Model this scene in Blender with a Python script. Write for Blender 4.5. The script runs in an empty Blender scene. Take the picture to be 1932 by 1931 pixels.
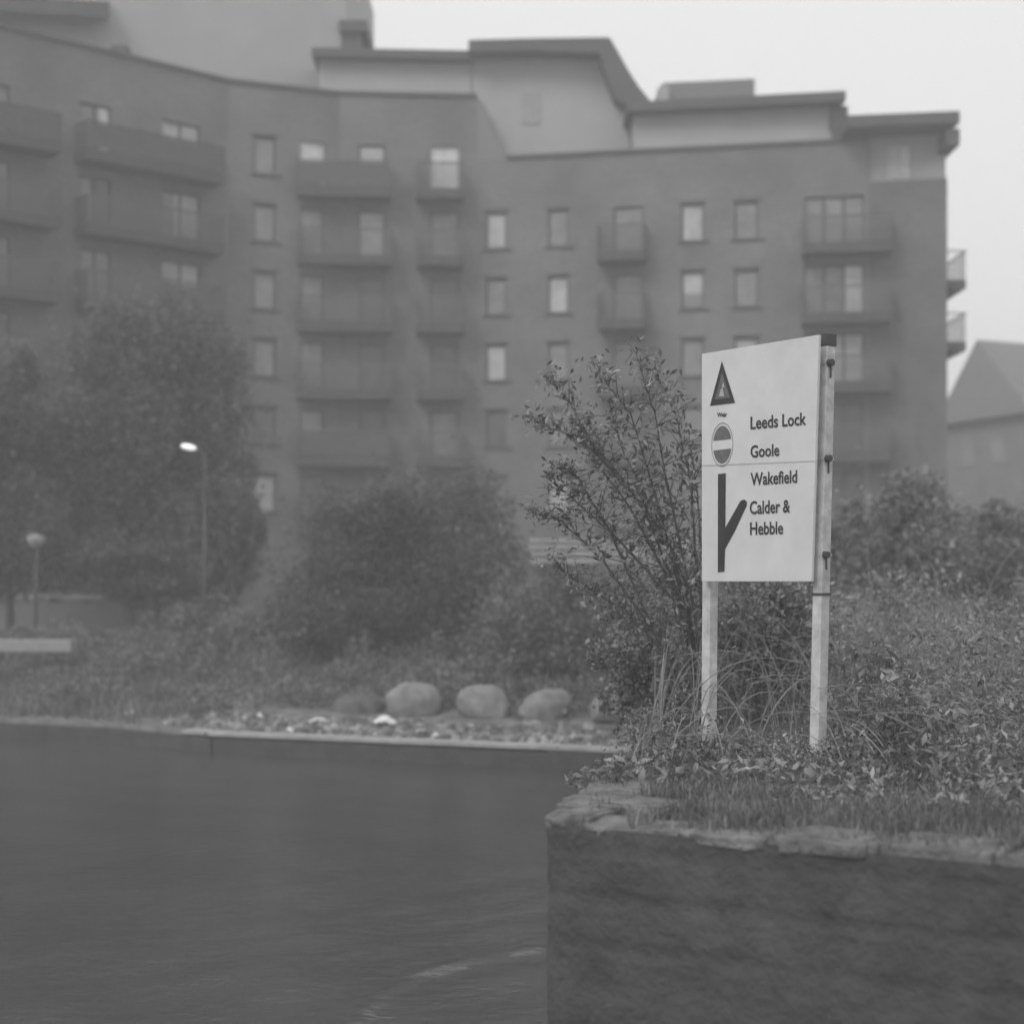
import bpy, bmesh, math, random
import numpy as np
from mathutils import Vector, Matrix
random.seed(7); RNG = np.random.default_rng(11)
S = bpy.context.scene
COL = S.collection
# ------------------------------------------------------------------ camera
FPX = 3000.0; HOR = 1100.0; CX = 966.0; CZ = 1.6
cam = bpy.data.cameras.new('camera'); cam_o = bpy.data.objects.new('camera', cam); COL.objects.link(cam_o)
cam_o.location = (0, 0, CZ); cam_o.rotation_euler = (math.radians(90), 0, 0)
cam.sensor_width = 36; cam.lens = 36 * FPX / 1932; cam.shift_y = (HOR - 966) / 1932
cam.clip_start = .1; cam.clip_end = 3000
cam.dof.use_dof = True; cam.dof.focus_distance = 14.6; cam.dof.aperture_fstop = .74
S.camera = cam_o
# ------------------------------------------------------------------ world, sun
w = bpy.data.worlds.new('World'); S.world = w; w.use_nodes = True
nt = w.node_tree; nt.nodes.clear()
sky = nt.nodes.new('ShaderNodeTexSky'); sky.sky_type = 'NISHITA'; sky.sun_disc = False
SUN_EL, SUN_AZ = math.radians(42), math.radians(215)   # azimuth clockwise from +Y: behind the camera, left
sky.sun_elevation = SUN_EL; sky.sun_rotation = SUN_AZ; sky.dust_density = 6; sky.air_density = 1.5
bw = nt.nodes.new('ShaderNodeRGBToBW'); mixn = nt.nodes.new('ShaderNodeMix'); mixn.data_type = 'RGBA'
mixn.inputs['Factor'].default_value = .9                      # overcast veil over the clear sky
mixn.inputs['B'].default_value = (10.2, 10.2, 10.2, 1)
bg = nt.nodes.new('ShaderNodeBackground'); bg.inputs['Strength'].default_value = .1
wo = nt.nodes.new('ShaderNodeOutputWorld')
nt.links.new(sky.outputs[0], bw.inputs[0]); nt.links.new(bw.outputs[0], mixn.inputs['A'])
nt.links.new(mixn.outputs['Result'], bg.inputs[0]); nt.links.new(bg.outputs[0], wo.inputs[0])
sd = bpy.data.lights.new('sun', 'SUN'); sd.energy = 1.5; sd.angle = math.radians(25); sd.color = (1, 1, 1)
so = bpy.data.objects.new('sun', sd); COL.objects.link(so)
dirv = Vector((math.sin(SUN_AZ) * math.cos(SUN_EL), math.cos(SUN_AZ) * math.cos(SUN_EL), math.sin(SUN_EL)))
so.rotation_euler = dirv.to_track_quat('Z', 'Y').to_euler(); so.location = dirv * 100
S.view_settings.view_transform = 'Standard'; S.view_settings.look = 'None'
S.view_settings.exposure = 0; S.view_settings.gamma = 1
S.render.resolution_x = 1024; S.render.resolution_y = 1023
try:
    S.cycles.volume_bounces = 1
except Exception: pass

# ------------------------------------------------------------------ helpers
def P(x, y, D):
    return Vector(((x - CX) / FPX * D, D, CZ + (HOR - y) / FPX * D))
def PX(x, D): return (x - CX) / FPX * D
def ZY(y, D): return CZ + (HOR - y) / FPX * D

def tag(o, label=None, cat=None, group=None, kind=None):
    if label: o['label'] = label
    if cat: o['category'] = cat
    if group: o['group'] = group
    if kind: o['kind'] = kind
    return o
def empty(name, loc, label, cat, group=None):
    o = bpy.data.objects.new(name, None); COL.objects.link(o); o.location = loc
    o.empty_display_size = .2
    return tag(o, label, cat, group)
def link(name, me, mat, parent=None):
    o = bpy.data.objects.new(name, me); COL.objects.link(o)
    if mat: me.materials.append(mat)
    if parent:
        o.parent = parent
        q = parent; off = Vector((0, 0, 0))
        while q: off += q.location; q = q.parent
        o.location = -off           # meshes are written in world coordinates
    return o
class MB:
    """collects shapes in world coordinates, becomes one mesh"""
    def __init__(s): s.v = []; s.f = []; s.uv = {}
    def quad(s, a, b, c, d, uv=None):
        n = len(s.v); s.v += [tuple(a), tuple(b), tuple(c), tuple(d)]; s.f.append((n, n+1, n+2, n+3))
        if uv: s.uv[len(s.f)-1] = uv
    def hexa(s, p):      # 8 points: bottom ring 0-3, top ring 4-7
        n = len(s.v); s.v += [tuple(q) for q in p]
        for f in ((3,2,1,0),(4,5,6,7),(0,1,5,4),(1,2,6,5),(2,3,7,6),(3,0,4,7)): s.f.append(tuple(n+i for i in f))
    def box(s, x0, x1, y0, y1, z0, z1):
        s.hexa([(x0,y0,z0),(x1,y0,z0),(x1,y1,z0),(x0,y1,z0),(x0,y0,z1),(x1,y0,z1),(x1,y1,z1),(x0,y1,z1)])
    def obox(s, o, u, n, a0, a1, b0, b1, z0, z1):
        """box in a frame: o origin, u along, n outward (both horizontal)"""
        q = lambda a, b, z: (o[0]+u[0]*a+n[0]*b, o[1]+u[1]*a+n[1]*b, z)
        s.hexa([q(a0,b0,z0),q(a1,b0,z0),q(a1,b1,z0),q(a0,b1,z0),q(a0,b0,z1),q(a1,b0,z1),q(a1,b1,z1),q(a0,b1,z1)])
    def tube(s, pts, rad, k=7, cap=True):
        rings = []
        for i, p in enumerate(pts):
            p = Vector(p)
            d = (Vector(pts[min(i+1, len(pts)-1)]) - Vector(pts[max(i-1, 0)])).normalized()
            a = d.cross(Vector((0, 0, 1)));
            if a.length < .05: a = d.cross(Vector((0, 1, 0)))
            a.normalize(); b = d.cross(a)
            n = len(s.v); r = rad[i] if hasattr(rad, '__len__') else rad
            for j in range(k):
                t = 2*math.pi*j/k; s.v.append(tuple(p + a*(r*math.cos(t)) + b*(r*math.sin(t))))
            rings.append(n)
        for i in range(len(rings)-1):
            for j in range(k):
                j2 = (j+1) % k
                s.f.append((rings[i]+j, rings[i]+j2, rings[i+1]+j2, rings[i+1]+j))
        if cap:
            s.f.append(tuple(rings[0]+j for j in range(k))[::-1]); s.f.append(tuple(rings[-1]+j for j in range(k)))
    def build(s, name, mat, parent=None, smooth=False, bevel=0):
        me = bpy.data.meshes.new(name); me.from_pydata(s.v, [], s.f)
        if s.uv:
            ul = me.uv_layers.new(name='UVMap')
            for fi, uvs in s.uv.items():
                for li, q in zip(me.polygons[fi].loop_indices, uvs): ul.data[li].uv = q
        bm = bmesh.new(); bm.from_mesh(me)
        if bevel:
            bmesh.ops.remove_doubles(bm, verts=bm.verts, dist=1e-5)
            bmesh.ops.bevel(bm, geom=list(bm.edges), offset=bevel, segments=2, affect='EDGES', profile=.6)
        bmesh.ops.recalc_face_normals(bm, faces=bm.faces)
        bm.to_mesh(me); bm.free()
        if smooth: me.polygons.foreach_set('use_smooth', [True]*len(me.polygons))
        return link(name, me, mat, parent)

def mat(name, v, rough=.85, var=.25, scale=6., bump=0., bscale=30., spec=.3, island=None, v2=None, metallic=0, wave=None):
    m = bpy.data.materials.new(name); m.use_nodes = True
    t = m.node_tree; b = t.nodes['Principled BSDF']
    b.inputs['Roughness'].default_value = rough; b.inputs['Specular IOR Level'].default_value = spec
    b.inputs['Metallic'].default_value = metallic
    tc = t.nodes.new('ShaderNodeTexCoord'); no = t.nodes.new('ShaderNodeTexNoise')
    no.inputs['Scale'].default_value = scale; no.inputs['Detail'].default_value = 6; no.inputs['Roughness'].default_value = .65
    t.links.new(tc.outputs['Object'], no.inputs['Vector'])
    r = t.nodes.new('ShaderNodeMapRange'); r.inputs['From Min'].default_value = .3; r.inputs['From Max'].default_value = .7
    r.inputs['To Min'].default_value = v*(1-var); r.inputs['To Max'].default_value = v*(1+var)
    t.links.new(no.outputs['Fac'], r.inputs['Value']); src = r.outputs[0]
    if island:
        ge = t.nodes.new('ShaderNodeNewGeometry'); cr = t.nodes.new('ShaderNodeMapRange')
        pw = t.nodes.new('ShaderNodeMath'); pw.operation = 'POWER'; pw.inputs[1].default_value = 2.2
        t.links.new(ge.outputs['Random Per Island'], pw.inputs[0]); t.links.new(pw.outputs[0], cr.inputs['Value'])
        cr.inputs['To Min'].default_value = island[0]; cr.inputs['To Max'].default_value = island[1]
        mu = t.nodes.new('ShaderNodeMath'); mu.operation = 'MULTIPLY'
        t.links.new(src, mu.inputs[0]); t.links.new(cr.outputs[0], mu.inputs[1]); src = mu.outputs[0]
    t.links.new(src, b.inputs['Base Color'])
    if bump:
        n2 = t.nodes.new('ShaderNodeTexNoise'); n2.inputs['Scale'].default_value = bscale; n2.inputs['Detail'].default_value = 5
        t.links.new(tc.outputs['Object'], n2.inputs['Vector'])
        bp = t.nodes.new('ShaderNodeBump'); bp.inputs['Strength'].default_value = bump; bp.inputs['Distance'].default_value = .05
        t.links.new(n2.outputs['Fac'], bp.inputs['Height']); t.links.new(bp.outputs[0], b.inputs['Normal'])
    if name.startswith('leaf') or name.startswith('grass'):      # thin leaves let light through
        tl = t.nodes.new('ShaderNodeBsdfTranslucent'); mx = t.nodes.new('ShaderNodeMixShader'); mx.inputs[0].default_value = .45
        sc = t.nodes.new('ShaderNodeMath'); sc.operation = 'MULTIPLY'; sc.inputs[1].default_value = 1.5
        t.links.new(src, sc.inputs[0]); t.links.new(sc.outputs[0], tl.inputs['Color'])
        t.links.new(b.outputs[0], mx.inputs[1]); t.links.new(tl.outputs[0], mx.inputs[2])
        t.links.new(mx.outputs[0], t.nodes['Material Output'].inputs['Surface'])
    return m

def brick_mat(name, v):
    m = bpy.data.materials.new(name); m.use_nodes = True
    t = m.node_tree; b = t.nodes['Principled BSDF']; b.inputs['Roughness'].default_value = .9; b.inputs['Specular IOR Level'].default_value = .2
    uv = t.nodes.new('ShaderNodeUVMap'); br = t.nodes.new('ShaderNodeTexBrick')
    br.inputs['Scale'].default_value = 1; br.inputs['Brick Width'].default_value = .225; br.inputs['Row Height'].default_value = .075
    br.inputs['Mortar Size'].default_value = .01
    br.inputs['Color1'].default_value = (v*.85,)*3+(1,); br.inputs['Color2'].default_value = (v*1.15,)*3+(1,)
    br.inputs['Mortar'].default_value = (v*1.3,)*3+(1,)
    t.links.new(uv.outputs[0], br.inputs['Vector'])
    no = t.nodes.new('ShaderNodeTexNoise'); no.inputs['Scale'].default_value = .35; no.inputs['Detail'].default_value = 7
    t.links.new(uv.outputs[0], no.inputs['Vector'])
    r = t.nodes.new('ShaderNodeMapRange'); r.inputs['From Min'].default_value = .3; r.inputs['From Max'].default_value = .7
    r.inputs['To Min'].default_value = .8; r.inputs['To Max'].default_value = 1.22
    t.links.new(no.outputs['Fac'], r.inputs['Value'])
    mx = t.nodes.new('ShaderNodeVectorMath'); mx.operation = 'SCALE'
    t.links.new(br.outputs['Color'], mx.inputs[0]); t.links.new(r.outputs[0], mx.inputs['Scale'])
    t.links.new(mx.outputs[0], b.inputs['Base Color'])
    return m

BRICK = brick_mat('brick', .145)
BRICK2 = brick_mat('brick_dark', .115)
RENDER = mat('pale_render', .36, var=.07, scale=.6)
ROOF = mat('roof_fascia', .085, var=.1, scale=1.)
DARKM = mat('dark_metal', .06, rough=.5, var=.1)
SLAB = mat('balcony_concrete', .07, var=.15, scale=2)
FRAME = mat('window_frame', .5, var=.05, rough=.5)
def glass(name, v):
    m = mat(name, v, rough=.15, var=.25, scale=1.3, spec=.5); return m
GL = {'b': glass('blind_glass', .40), 'm': glass('curtain_glass', .21), 'd': glass('dark_glass', .1), 'w': glass('bright_curtain', .6)}
LEAFD = mat('leaf_dark', .125, var=.3, scale=1.2, island=(.7, 1.8), rough=.6)
LEAFM = mat('leaf_mid', .16, var=.35, scale=1.5, island=(.6, 2.6), rough=.5)
LEAFN = mat('leaf_near', .165, var=.5, scale=1.6, island=(.55, 3.0), rough=.45)
GRASSM = mat('grass_blade', .15, var=.4, scale=1.1, island=(.7, 2.0), rough=.6)
BARK = mat('bark', .09, var=.4, scale=14, bump=.5)
SOIL = mat('soil', .12, var=.5, scale=1.2, bump=.6, bscale=8)
GRAVEL = mat('gravel_bank', .16, var=.55, scale=3.5, bump=.8, bscale=14)
STONE = mat('coping_stone', .17, var=.5, scale=4, bump=.8, bscale=22)
STONEW = mat('quay_stone', .075, var=.3, scale=2.2, bump=.6, bscale=16)
BOULD = mat('boulder_stone', .22, var=.35, scale=3.5, bump=.5, bscale=12)
CONC = mat('concrete_edge', .34, var=.25, scale=3)
WHITE = mat('sign_white', .62, var=.08, scale=2.5, rough=.6)
POSTM = mat('post_white', .5, var=.3, scale=7, rough=.6, bump=.1, bscale=20)
INK = mat('sign_ink', .035, var=.2, rough=.6)
INK2 = mat('sign_grey', .13, var=.25, scale=20, rough=.6)
SEAM = mat('sign_seam', .42, var=.1)
SLATE = mat('slate_roof', .17, var=.12, scale=2)
PALE = mat('pale_plastic', .7, var=.15, scale=5, rough=.5)
FENCEM = mat('fence_paint', .3, var=.25, scale=2)

# ------------------------------------------------------------------ ground, banks, water
m = MB(); m.quad((-700,-300,-3.4),(700,-300,-3.4),(700,900,-3.4),(-700,900,-3.4)); tag(m.build('ground', SOIL), kind='structure')

def edge_D(X):      # water edge of the far bank
    pts = [(-60, 44), (-14, 36.5), (-8.5, 34.2), (-6.05, 32.1), (.92, 29.3), (3, 28.5), (60, 10)]
    for (a, b), (c, d) in zip(pts, pts[1:]):
        if X <= c: return b + (d-b)*(X-a)/(c-a)
    return 28
xs = list(np.concatenate([np.linspace(-500,-62,8), np.linspace(-60,60,160), np.linspace(64,500,8)]))
def far_h(t, X, Y):
    h = -1.42 + .05*math.sin(X*1.7)*math.sin(t*2.3) 
    if t > 2.5:
        s = min(1, (t-2.5)/12.); h += (3*s*s-2*s*s*s)*1.4
    return h
ts = [0, .3, .8, 1.4, 2, 2.7, 3.5, 4.5, 6, 7.5, 9, 11, 13, 15, 20, 30, 60, 120, 300, 560]
v = []; f = []
for X in xs:
    e = edge_D(max(-60, min(X, 20)))
    v.append((X, e, -3.4))
    for t in ts: v.append((X, e+t, far_h(t, X, e+t)))
n = len(ts)+1
for i in range(len(xs)-1):
    for j in range(n-1): f.append((i*n+j, (i+1)*n+j, (i+1)*n+j+1, i*n+j+1))
me = bpy.data.meshes.new('far_bank'); me.from_pydata(v, [], f)
me.polygons.foreach_set('use_smooth', [True]*len(me.polygons))
tag(link('far_bank', me, GRAVEL), kind='structure')

# near bank (headland behind the quay wall)
C0 = Vector((.18, 10.9)); U = Vector((2.66, -1.58)).normalized(); NW = Vector((-.0-1.58, -2.66)).normalized()  # outward normal of the face
poly = [C0 + U*.1 - NW*.3, C0 + U*14 - NW*.3, Vector((60, 2)), Vector((60, 62)), Vector((2.6, 62)), Vector((2.3, 29)), Vector((1.4, 15)), Vector((.6, 12.3))]
bm = bmesh.new(); vs = [bm.verts.new((p.x, p.y, -.06)) for p in poly]; fc = bm.faces.new(vs)
r = bmesh.ops.extrude_face_region(bm, geom=[fc]); bmesh.ops.translate(bm, verts=[q for q in r['geom'] if isinstance(q, bmesh.types.BMVert)], vec=(0, 0, -3.3))
bmesh.ops.recalc_face_normals(bm, faces=bm.faces)
me = bpy.data.meshes.new('near_bank'); bm.to_mesh(me); bm.free(); tag(link('near_bank', me, SOIL), kind='structure')

# water with gentle real ripples
WZ = -1.8
gx = np.concatenate([np.linspace(-300,-14,12), np.linspace(-12,4,180), np.linspace(6,300,12)])
gy = np.concatenate([np.linspace(-120,3,12), np.linspace(4,20,190), np.linspace(20.5,50,60)])
XX, YY = np.meshgrid(gx, gy, indexing='ij')
def arc(X, Y):     # swell running in from the left foreground
    pts = [P(610,1990,1), P(700,1890,1), P(780,1838,1), P(940,1802,1), P(1010,1790,1)]
    out = 0
    k = []
    for p in pts:
        s = (WZ-CZ)/(p.z-CZ); k.append((p.x*s, s))
    d = np.full(X.shape, 1e9)
    for (ax, ay), (bx, by) in zip(k, k[1:]):
        vx, vy = bx-ax, by-ay; t = np.clip(((X-ax)*vx+(Y-ay)*vy)/(vx*vx+vy*vy), 0, 1)
        d = np.minimum(d, np.hypot(X-ax-t*vx, Y-ay-t*vy))
    return d
dd = arc(XX, YY)
Z = WZ + .006*np.sin(XX*2.1+YY*3.3+np.sin(XX*.7)*2) + .004*np.sin(XX*4.7-YY*5.9+1.3*np.sin(YY)) + .03*np.exp(-(dd/.09)**2)*(.75+.3*np.sin(XX*5.1+np.sin(YY*3)))
v = np.stack([XX, YY, Z], -1).reshape(-1, 3); ny = len(gy); f = []
for i in range(len(gx)-1):
    for j in range(ny-1): f.append((i*ny+j, (i+1)*ny+j, (i+1)*ny+j+1, i*ny+j+1))
me = bpy.data.meshes.new('water'); me.from_pydata(v.tolist(), [], f); me.polygons.foreach_set('use_smooth', [True]*len(me.polygons))
WATER = mat('canal_water', .063, rough=.18, var=.15, scale=.5, bump=.32, bscale=5, spec=.5)
tag(link('water', me, WATER), kind='structure')

# concrete edge of the far bank
m2 = MB(); m = MB(); pts = [(-14,36.5), (-8.5,34.2), (-6.6,32.6), (-6.05,32.1), (.92,29.3), (2.2,28.8)]
for (a, b), (c, d) in zip(pts, pts[1:]):
    o = Vector((a, b)); q = Vector((c, d)); L = (q-o).length; u = (q-o)/L; nn = Vector((u.y, -u.x))
    k = max(1, int(L/1.5))
    m2.obox(o, u, nn, -.2, L+.2, -.25, .20, -3.2, -1.464-.006*abs(int(a))%.05)
    for i in range(k if a > -7 else 0):
        m.obox(o, u, nn, L*i/k+.004, L*(i+1)/k-.004, -.22, .22, -1.46, -1.385+random.uniform(-.006,.006))
ck = tag(m.build('canal_kerb', CONC, bevel=.006), 'long straight pale concrete edging along the foot of the far bank', 'kerb')
m2.build('kerb_wall', STONEW, ck)

# ------------------------------------------------------------------ quay wall
qw = empty('quay_wall', (C0.x, C0.y, -1.8), 'dark rough stone quay wall with pale coping in the lower right foreground', 'wall')
# face: rough blocks, displaced grid wrapping round the corner
L = 14.0; path = []
back = Vector((.55, 12.3)); bd = (back-C0).normalized(); bn = Vector((-bd.y, bd.x))
RC = .3
for s in np.linspace(3.5, RC, 28): path.append((C0 + bd*s, bn))
for a in np.linspace(0, 1, 9)[1:-1]:      # rounded corner
    nn = (bn*(1-a)+NW*a).normalized(); pa, pc = C0+bd*RC, C0+U*RC
    path.append((pa*(1-a)**2 + C0*(2*a*(1-a)) + pc*a*a, nn))
for s in np.linspace(RC, L, 260): path.append((C0 + U*s, NW))
zs = np.linspace(-3.3, -.05, 72)
v = []; f = []
from mathutils import noise as mn
for i, (p, nn) in enumerate(path):
    s = i*.052
    for z in zs:
        row = math.floor((z+3.3)/.31); off = (row % 2)*.33 + row*.13
        fx = ((s+off) % .68)/.68; fz = ((z+3.3) % .31)/.31
        edge = min(fx, 1-fx)*.68; ez = min(fz, 1-fz)*.31
        d = -.02*math.exp(-(min(edge, ez)/.02)**2)
        d += .016*mn.noise(Vector((math.floor((s+off)/.68)*3.1, row*2.7, 0))) + .016*mn.fractal(Vector((p.x*5, p.y*5, z*5)), 1, 2, 4)
        v.append((p.x+nn.x*d, p.y+nn.y*d, z))
n = len(zs)
for i in range(len(path)-1):
    for j in range(n-1): f.append((i*n+j, (i+1)*n+j, (i+1)*n+j+1, i*n+j+1))
me = bpy.data.meshes.new('wall_face'); me.from_pydata(v, [], f); me.polygons.foreach_set('use_smooth', [True]*len(me.polygons))
link('wall_face', me, STONEW, qw)
def rough_stone(name, o, u, nn, a0, a1, b0, b1, z0, z1, mt, parent, amp=.02, seed=0):
    bm = bmesh.new(); bmesh.ops.create_cube(bm, size=1)
    bmesh.ops.bevel(bm, geom=list(bm.edges), offset=.09, segments=2, affect='EDGES')
    bmesh.ops.subdivide_edges(bm, edges=list(bm.edges), cuts=3, use_grid_fill=True)
    for q in bm.verts:
        a = a0+(q.co.x+.5)*(a1-a0); b = b0+(q.co.y+.5)*(b1-b0); z = z0+(q.co.z+.5)*(z1-z0)
        co = Vector((o[0]+u[0]*a+nn[0]*b, o[1]+u[1]*a+nn[1]*b, z))
        co += mn.noise_vector(co*4.5+Vector((seed, 0, 0)))*amp + mn.noise_vector(co*13)*amp*.4
        q.co = co
    bmesh.ops.recalc_face_normals(bm, faces=bm.faces)
    me = bpy.data.meshes.new(name); bm.to_mesh(me); bm.free(); me.polygons.foreach_set('use_smooth', [True]*len(me.polygons))
    return link(name, me, mt, parent)
rough_stone('coping_stone', C0, U, NW, .03, .34, -.62, -.05, -.1, .015, STONE, qw, .025, 51)
rough_stone('coping_stone', C0+bd*.06, bd, bn, .0, .5, -.3, -.03, -.1, .0, STONE, qw, .02, 52)
a = .3; i = 0
while a < 12:
    ln = random.uniform(.55, 1.05); wd = random.uniform(.42, .6)
    rough_stone('coping_stone', C0, U, NW, a-.004, a+ln+.004, -wd, .0+random.uniform(-.03,.012), -.10, .02+random.uniform(-.035,.015), STONE, qw, .03, i); a += ln; i += 1
rough_stone('coping_stone', C0, U, NW, .1, .66, -1.2, -.6, -.1, .03, STONE, qw, .03, 40)
a = .5
for i in range(4):   # coping returning along the back edge
    ln = random.uniform(.5, .75)
    rough_stone('coping_stone', C0, bd, bn, a, a+ln-.02, -.55, .0, -.1, .02+random.uniform(-.02,.01), STONE, qw, .03, 20+i); a += ln

# ------------------------------------------------------------------ waterway sign
sg = empty('waterway_sign', P(1538, 1445, 13.95), 'white waterway direction sign reading Leeds Lock, Goole, Wakefield, Calder & Hebble on two posts', 'sign')
Dl, Dr = 15.0, 13.9
TL, BL, TR, BR = P(1324,668,Dl), P(1324,1097,Dl), P(1545,632,Dr), P(1531,1097,Dr)
PN = (BR-BL).cross(TL-BL).normalized()
_o = Vector((0,0,CZ)); _d = TR-_o; TR = _o + _d*((BL-_o).dot(PN)/_d.dot(PN))
if PN.y > 0: PN = -PN
def pan(u, v, off=0): return (BL*(1-u)+BR*u)*(1-v) + (TL*(1-u)+TR*u)*v + PN*off
def crop2(cx, cy):   # detail coordinates -> panel coordinates
    x = 1232+cx*.3003; y = 579.8+cy*.3003
    v = .5
    for _ in range(4):
        xr = 1531+(1545-1531)*v; t = (x-1324)/(xr-1324)
        yt = 668-36*t; v = (1097-y)/(1097-yt)
    u = t*Dl/(Dr+t*(Dl-Dr)); 
    # v must be corrected for depth only in y, which shares one depth per column
    return u, v
def flat(name, polys, mt, parent, off=.006, dep=.0):
    m = MB()
    for pg in polys:
        n = len(m.v)
        for c in pg: m.v.append(tuple(pan(*crop2(*c), off)))
        m.f.append(tuple(range(n, n+len(pg))))
    return m.build(name, mt, parent)
# panel: front sheet with folded rim
m = MB(); e = .03
m.hexa([pan(0,0,-e),pan(1,0,-e),pan(1,0,0),pan(0,0,0),pan(0,1,-e),pan(1,1,-e),pan(1,1,0),pan(0,1,0)])
m.build('sign_panel', WHITE, sg, bevel=.004)
flat('panel_seam', [[(312,993),(312,999),(1035,967),(1035,961)]], SEAM, sg, .003)
tri = [(435,338),(360,620),(518,601)]; ctr = (437.7, 519)
inn = [(ctr[0]+(x-ctr[0])*.60, ctr[1]+(y-ctr[1])*.60) for x, y in tri]
flat('warning_triangle', [[tri[i], tri[(i+1)%3], inn[(i+1)%3], inn[i]] for i in range(3)], INK, sg, .004)
flat('triangle_field', [inn], INK2, sg, .004)
flat('hazard_symbol', [[(418,560),(428,520),(440,505),(450,560)],[(434,500),(446,470),(452,505)]], SEAM, sg, .006)
cxx, cyy, rx, ry = 437, 863, 58, 118
def sl(x): return -(x-437)*.12
def arcp(a0, a1, k=22): return [(cxx+rx*math.cos(math.radians(a0+(a1-a0)*i/k)), cyy-ry*math.sin(math.radians(a0+(a1-a0)*i/k))+sl(cxx+rx*math.cos(math.radians(a0+(a1-a0)*i/k)))) for i in range(k+1)]
flat('no_entry_disc', [arcp(15, 165), arcp(195, 345)], INK2, sg, .004)
ring = []
for i in range(48):
    def q(s, a): return (cxx+rx*s*math.cos(a), cyy-ry*s*math.sin(a)+sl(cxx+rx*s*math.cos(a)))
    a, b = 2*math.pi*i/48, 2*math.pi*(i+1)/48
    ring.append([q(1.13,a), q(1.13,b), q(1.17,b), q(1.17,a)])
flat('disc_rim', ring, INK2, sg, .004)
flat('junction_symbol', [[(410,1048),(459,1042),(456,1385),(454,1520),(450,1660),(409,1665)],
     [(456,1385),(548,1222),(560,1210),(578,1208),(592,1222),(590,1245),(516,1405),(454,1520)]], INK, sg, .004)
def text(s, cx0, cx1, top, base, sl0, bold=.02):
    """letters flattened onto the panel; top/base at the left end, slope in crop units"""
    cu = bpy.data.curves.new('lettering', 'FONT'); cu.body = s; cu.size = 1; cu.offset = bold; cu.resolution_u = 3
    to = bpy.data.objects.new('lettering_source', cu); COL.objects.link(to)
    dg = bpy.context.evaluated_depsgraph_get(); dg.update()
    me = bpy.data.meshes.new_from_object(to.evaluated_get(dg)); bpy.data.objects.remove(to)
    xs_ = [q.co.x for q in me.vertices]; x0, x1 = min(xs_), max(xs_)
    cap = .7
    for q in me.vertices:
        cx = cx0+(q.co.x-x0)/(x1-x0)*(cx1-cx0); cy = base-(q.co.y/cap)*(base-top) + sl0*(cx-cx0)
        q.co = pan(*crop2(cx, cy), .005)
    link('lettering', me, INK, sg)
text('Leeds Lock', 615, 965, 688, 765, -.085)
text('Goole', 615, 796, 868, 943, -.07)
text('Wakefield', 615, 908, 1040, 1118, -.065)
text('Calder &', 610, 864, 1218, 1298, -.05)
text('Hebble', 612, 820, 1350, 1428, -.03)
text('Weir', 405, 468, 662, 690, -.05, .03)
# posts: square tube behind the panel, slightly leaning
Pu = (BR-BL); Pu.z = 0; Pu.normalize(); Pn = Vector((-Pu.y, Pu.x, 0))
if Pn.y < 0: Pn = -Pn     # away from the camera
def post(bx, by, tx, ty, D, w=.115):
    pr = MB(); b = P(bx, by, D); t = P(tx, ty, D+.02); b.z = -.25
    def rg(c): return [c+Pu*a*w/2+Pn*(d*w/2) for a, d in ((-1,-1),(1,-1),(1,1),(-1,1))]
    pr.hexa(rg(b)+rg(t)); return pr, b, t
DP = Dr + .09
pr, b, t = post(1541, 1450, 1560, 650, DP, .105); p1 = pr.build('post', POSTM, sg, bevel=.006)
def on_post(y):    # centre of the right post at height y
    z = ZY(y, DP); k = (z-b.z)/(t.z-b.z); return b+(t-b)*k
m = MB(); c = on_post(642); m.hexa([c+Pu*a*.062+Pn*d*.062+Vector((0,0,z)) for z in (-.055,.055) for a, d in ((-1,-1),(1,-1),(1,1),(-1,1))])
m.build('post_cap', DARKM, sg, bevel=.01)
for y in (686, 866, 1047):
    c = on_post(y); m = MB()
    m.hexa([c+Pu*a*.058+Pn*d*.058+Vector((0,0,z)) for z in (-.012,.012) for a, d in ((-1,-1),(1,-1),(1,1),(-1,1))])
    k = m.build('clamp', POSTM, sg)
    m = MB(); q = c+Pu*.055-Pn*.03+Vector((0,0,0)); m.tube([q, q+Pu*.045], [.034,.03], 10); m.build('bolt', DARKM, k)
    q = c+Pu*.058-Vector((0,0,.07)); m = MB()
    m.hexa([q+Vector((0,0,z))+Pu*a*.003+Pn*d for z in (-.06,.04) for a, d in ((0,-.02),(1,-.02),(1,.0),(0,.0))]); m.build('rust_stain', SLAB, k)
c = on_post(1121); m = MB(); m.hexa([c+Pu*a*.060+Pn*d*.060+Vector((0,0,z)) for z in (-.011,.011) for a, d in ((-1,-1),(1,-1),(1,1),(-1,1))]); m.build('strap', DARKM, sg)
pr, b2, t2 = post(1337, 1450, 1343, 700, Dl+.09, .105); pr.build('post', POSTM, sg, bevel=.006)
m = MB()   # rails joining the posts behind the panel
for y in (1112, 866, 690):
    z = ZY(y, Dr)
    q0 = BL+PN*-.035; q1 = BR+PN*-.035
    m.tube([(q0.x+PN.x*-.01, q0.y+PN.y*-.01, z), (q1.x+PN.x*-.01, q1.y+PN.y*-.01, z)], .016, 6) if y != 1112 else None
m.build('back_rail', DARKM, sg)

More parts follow.
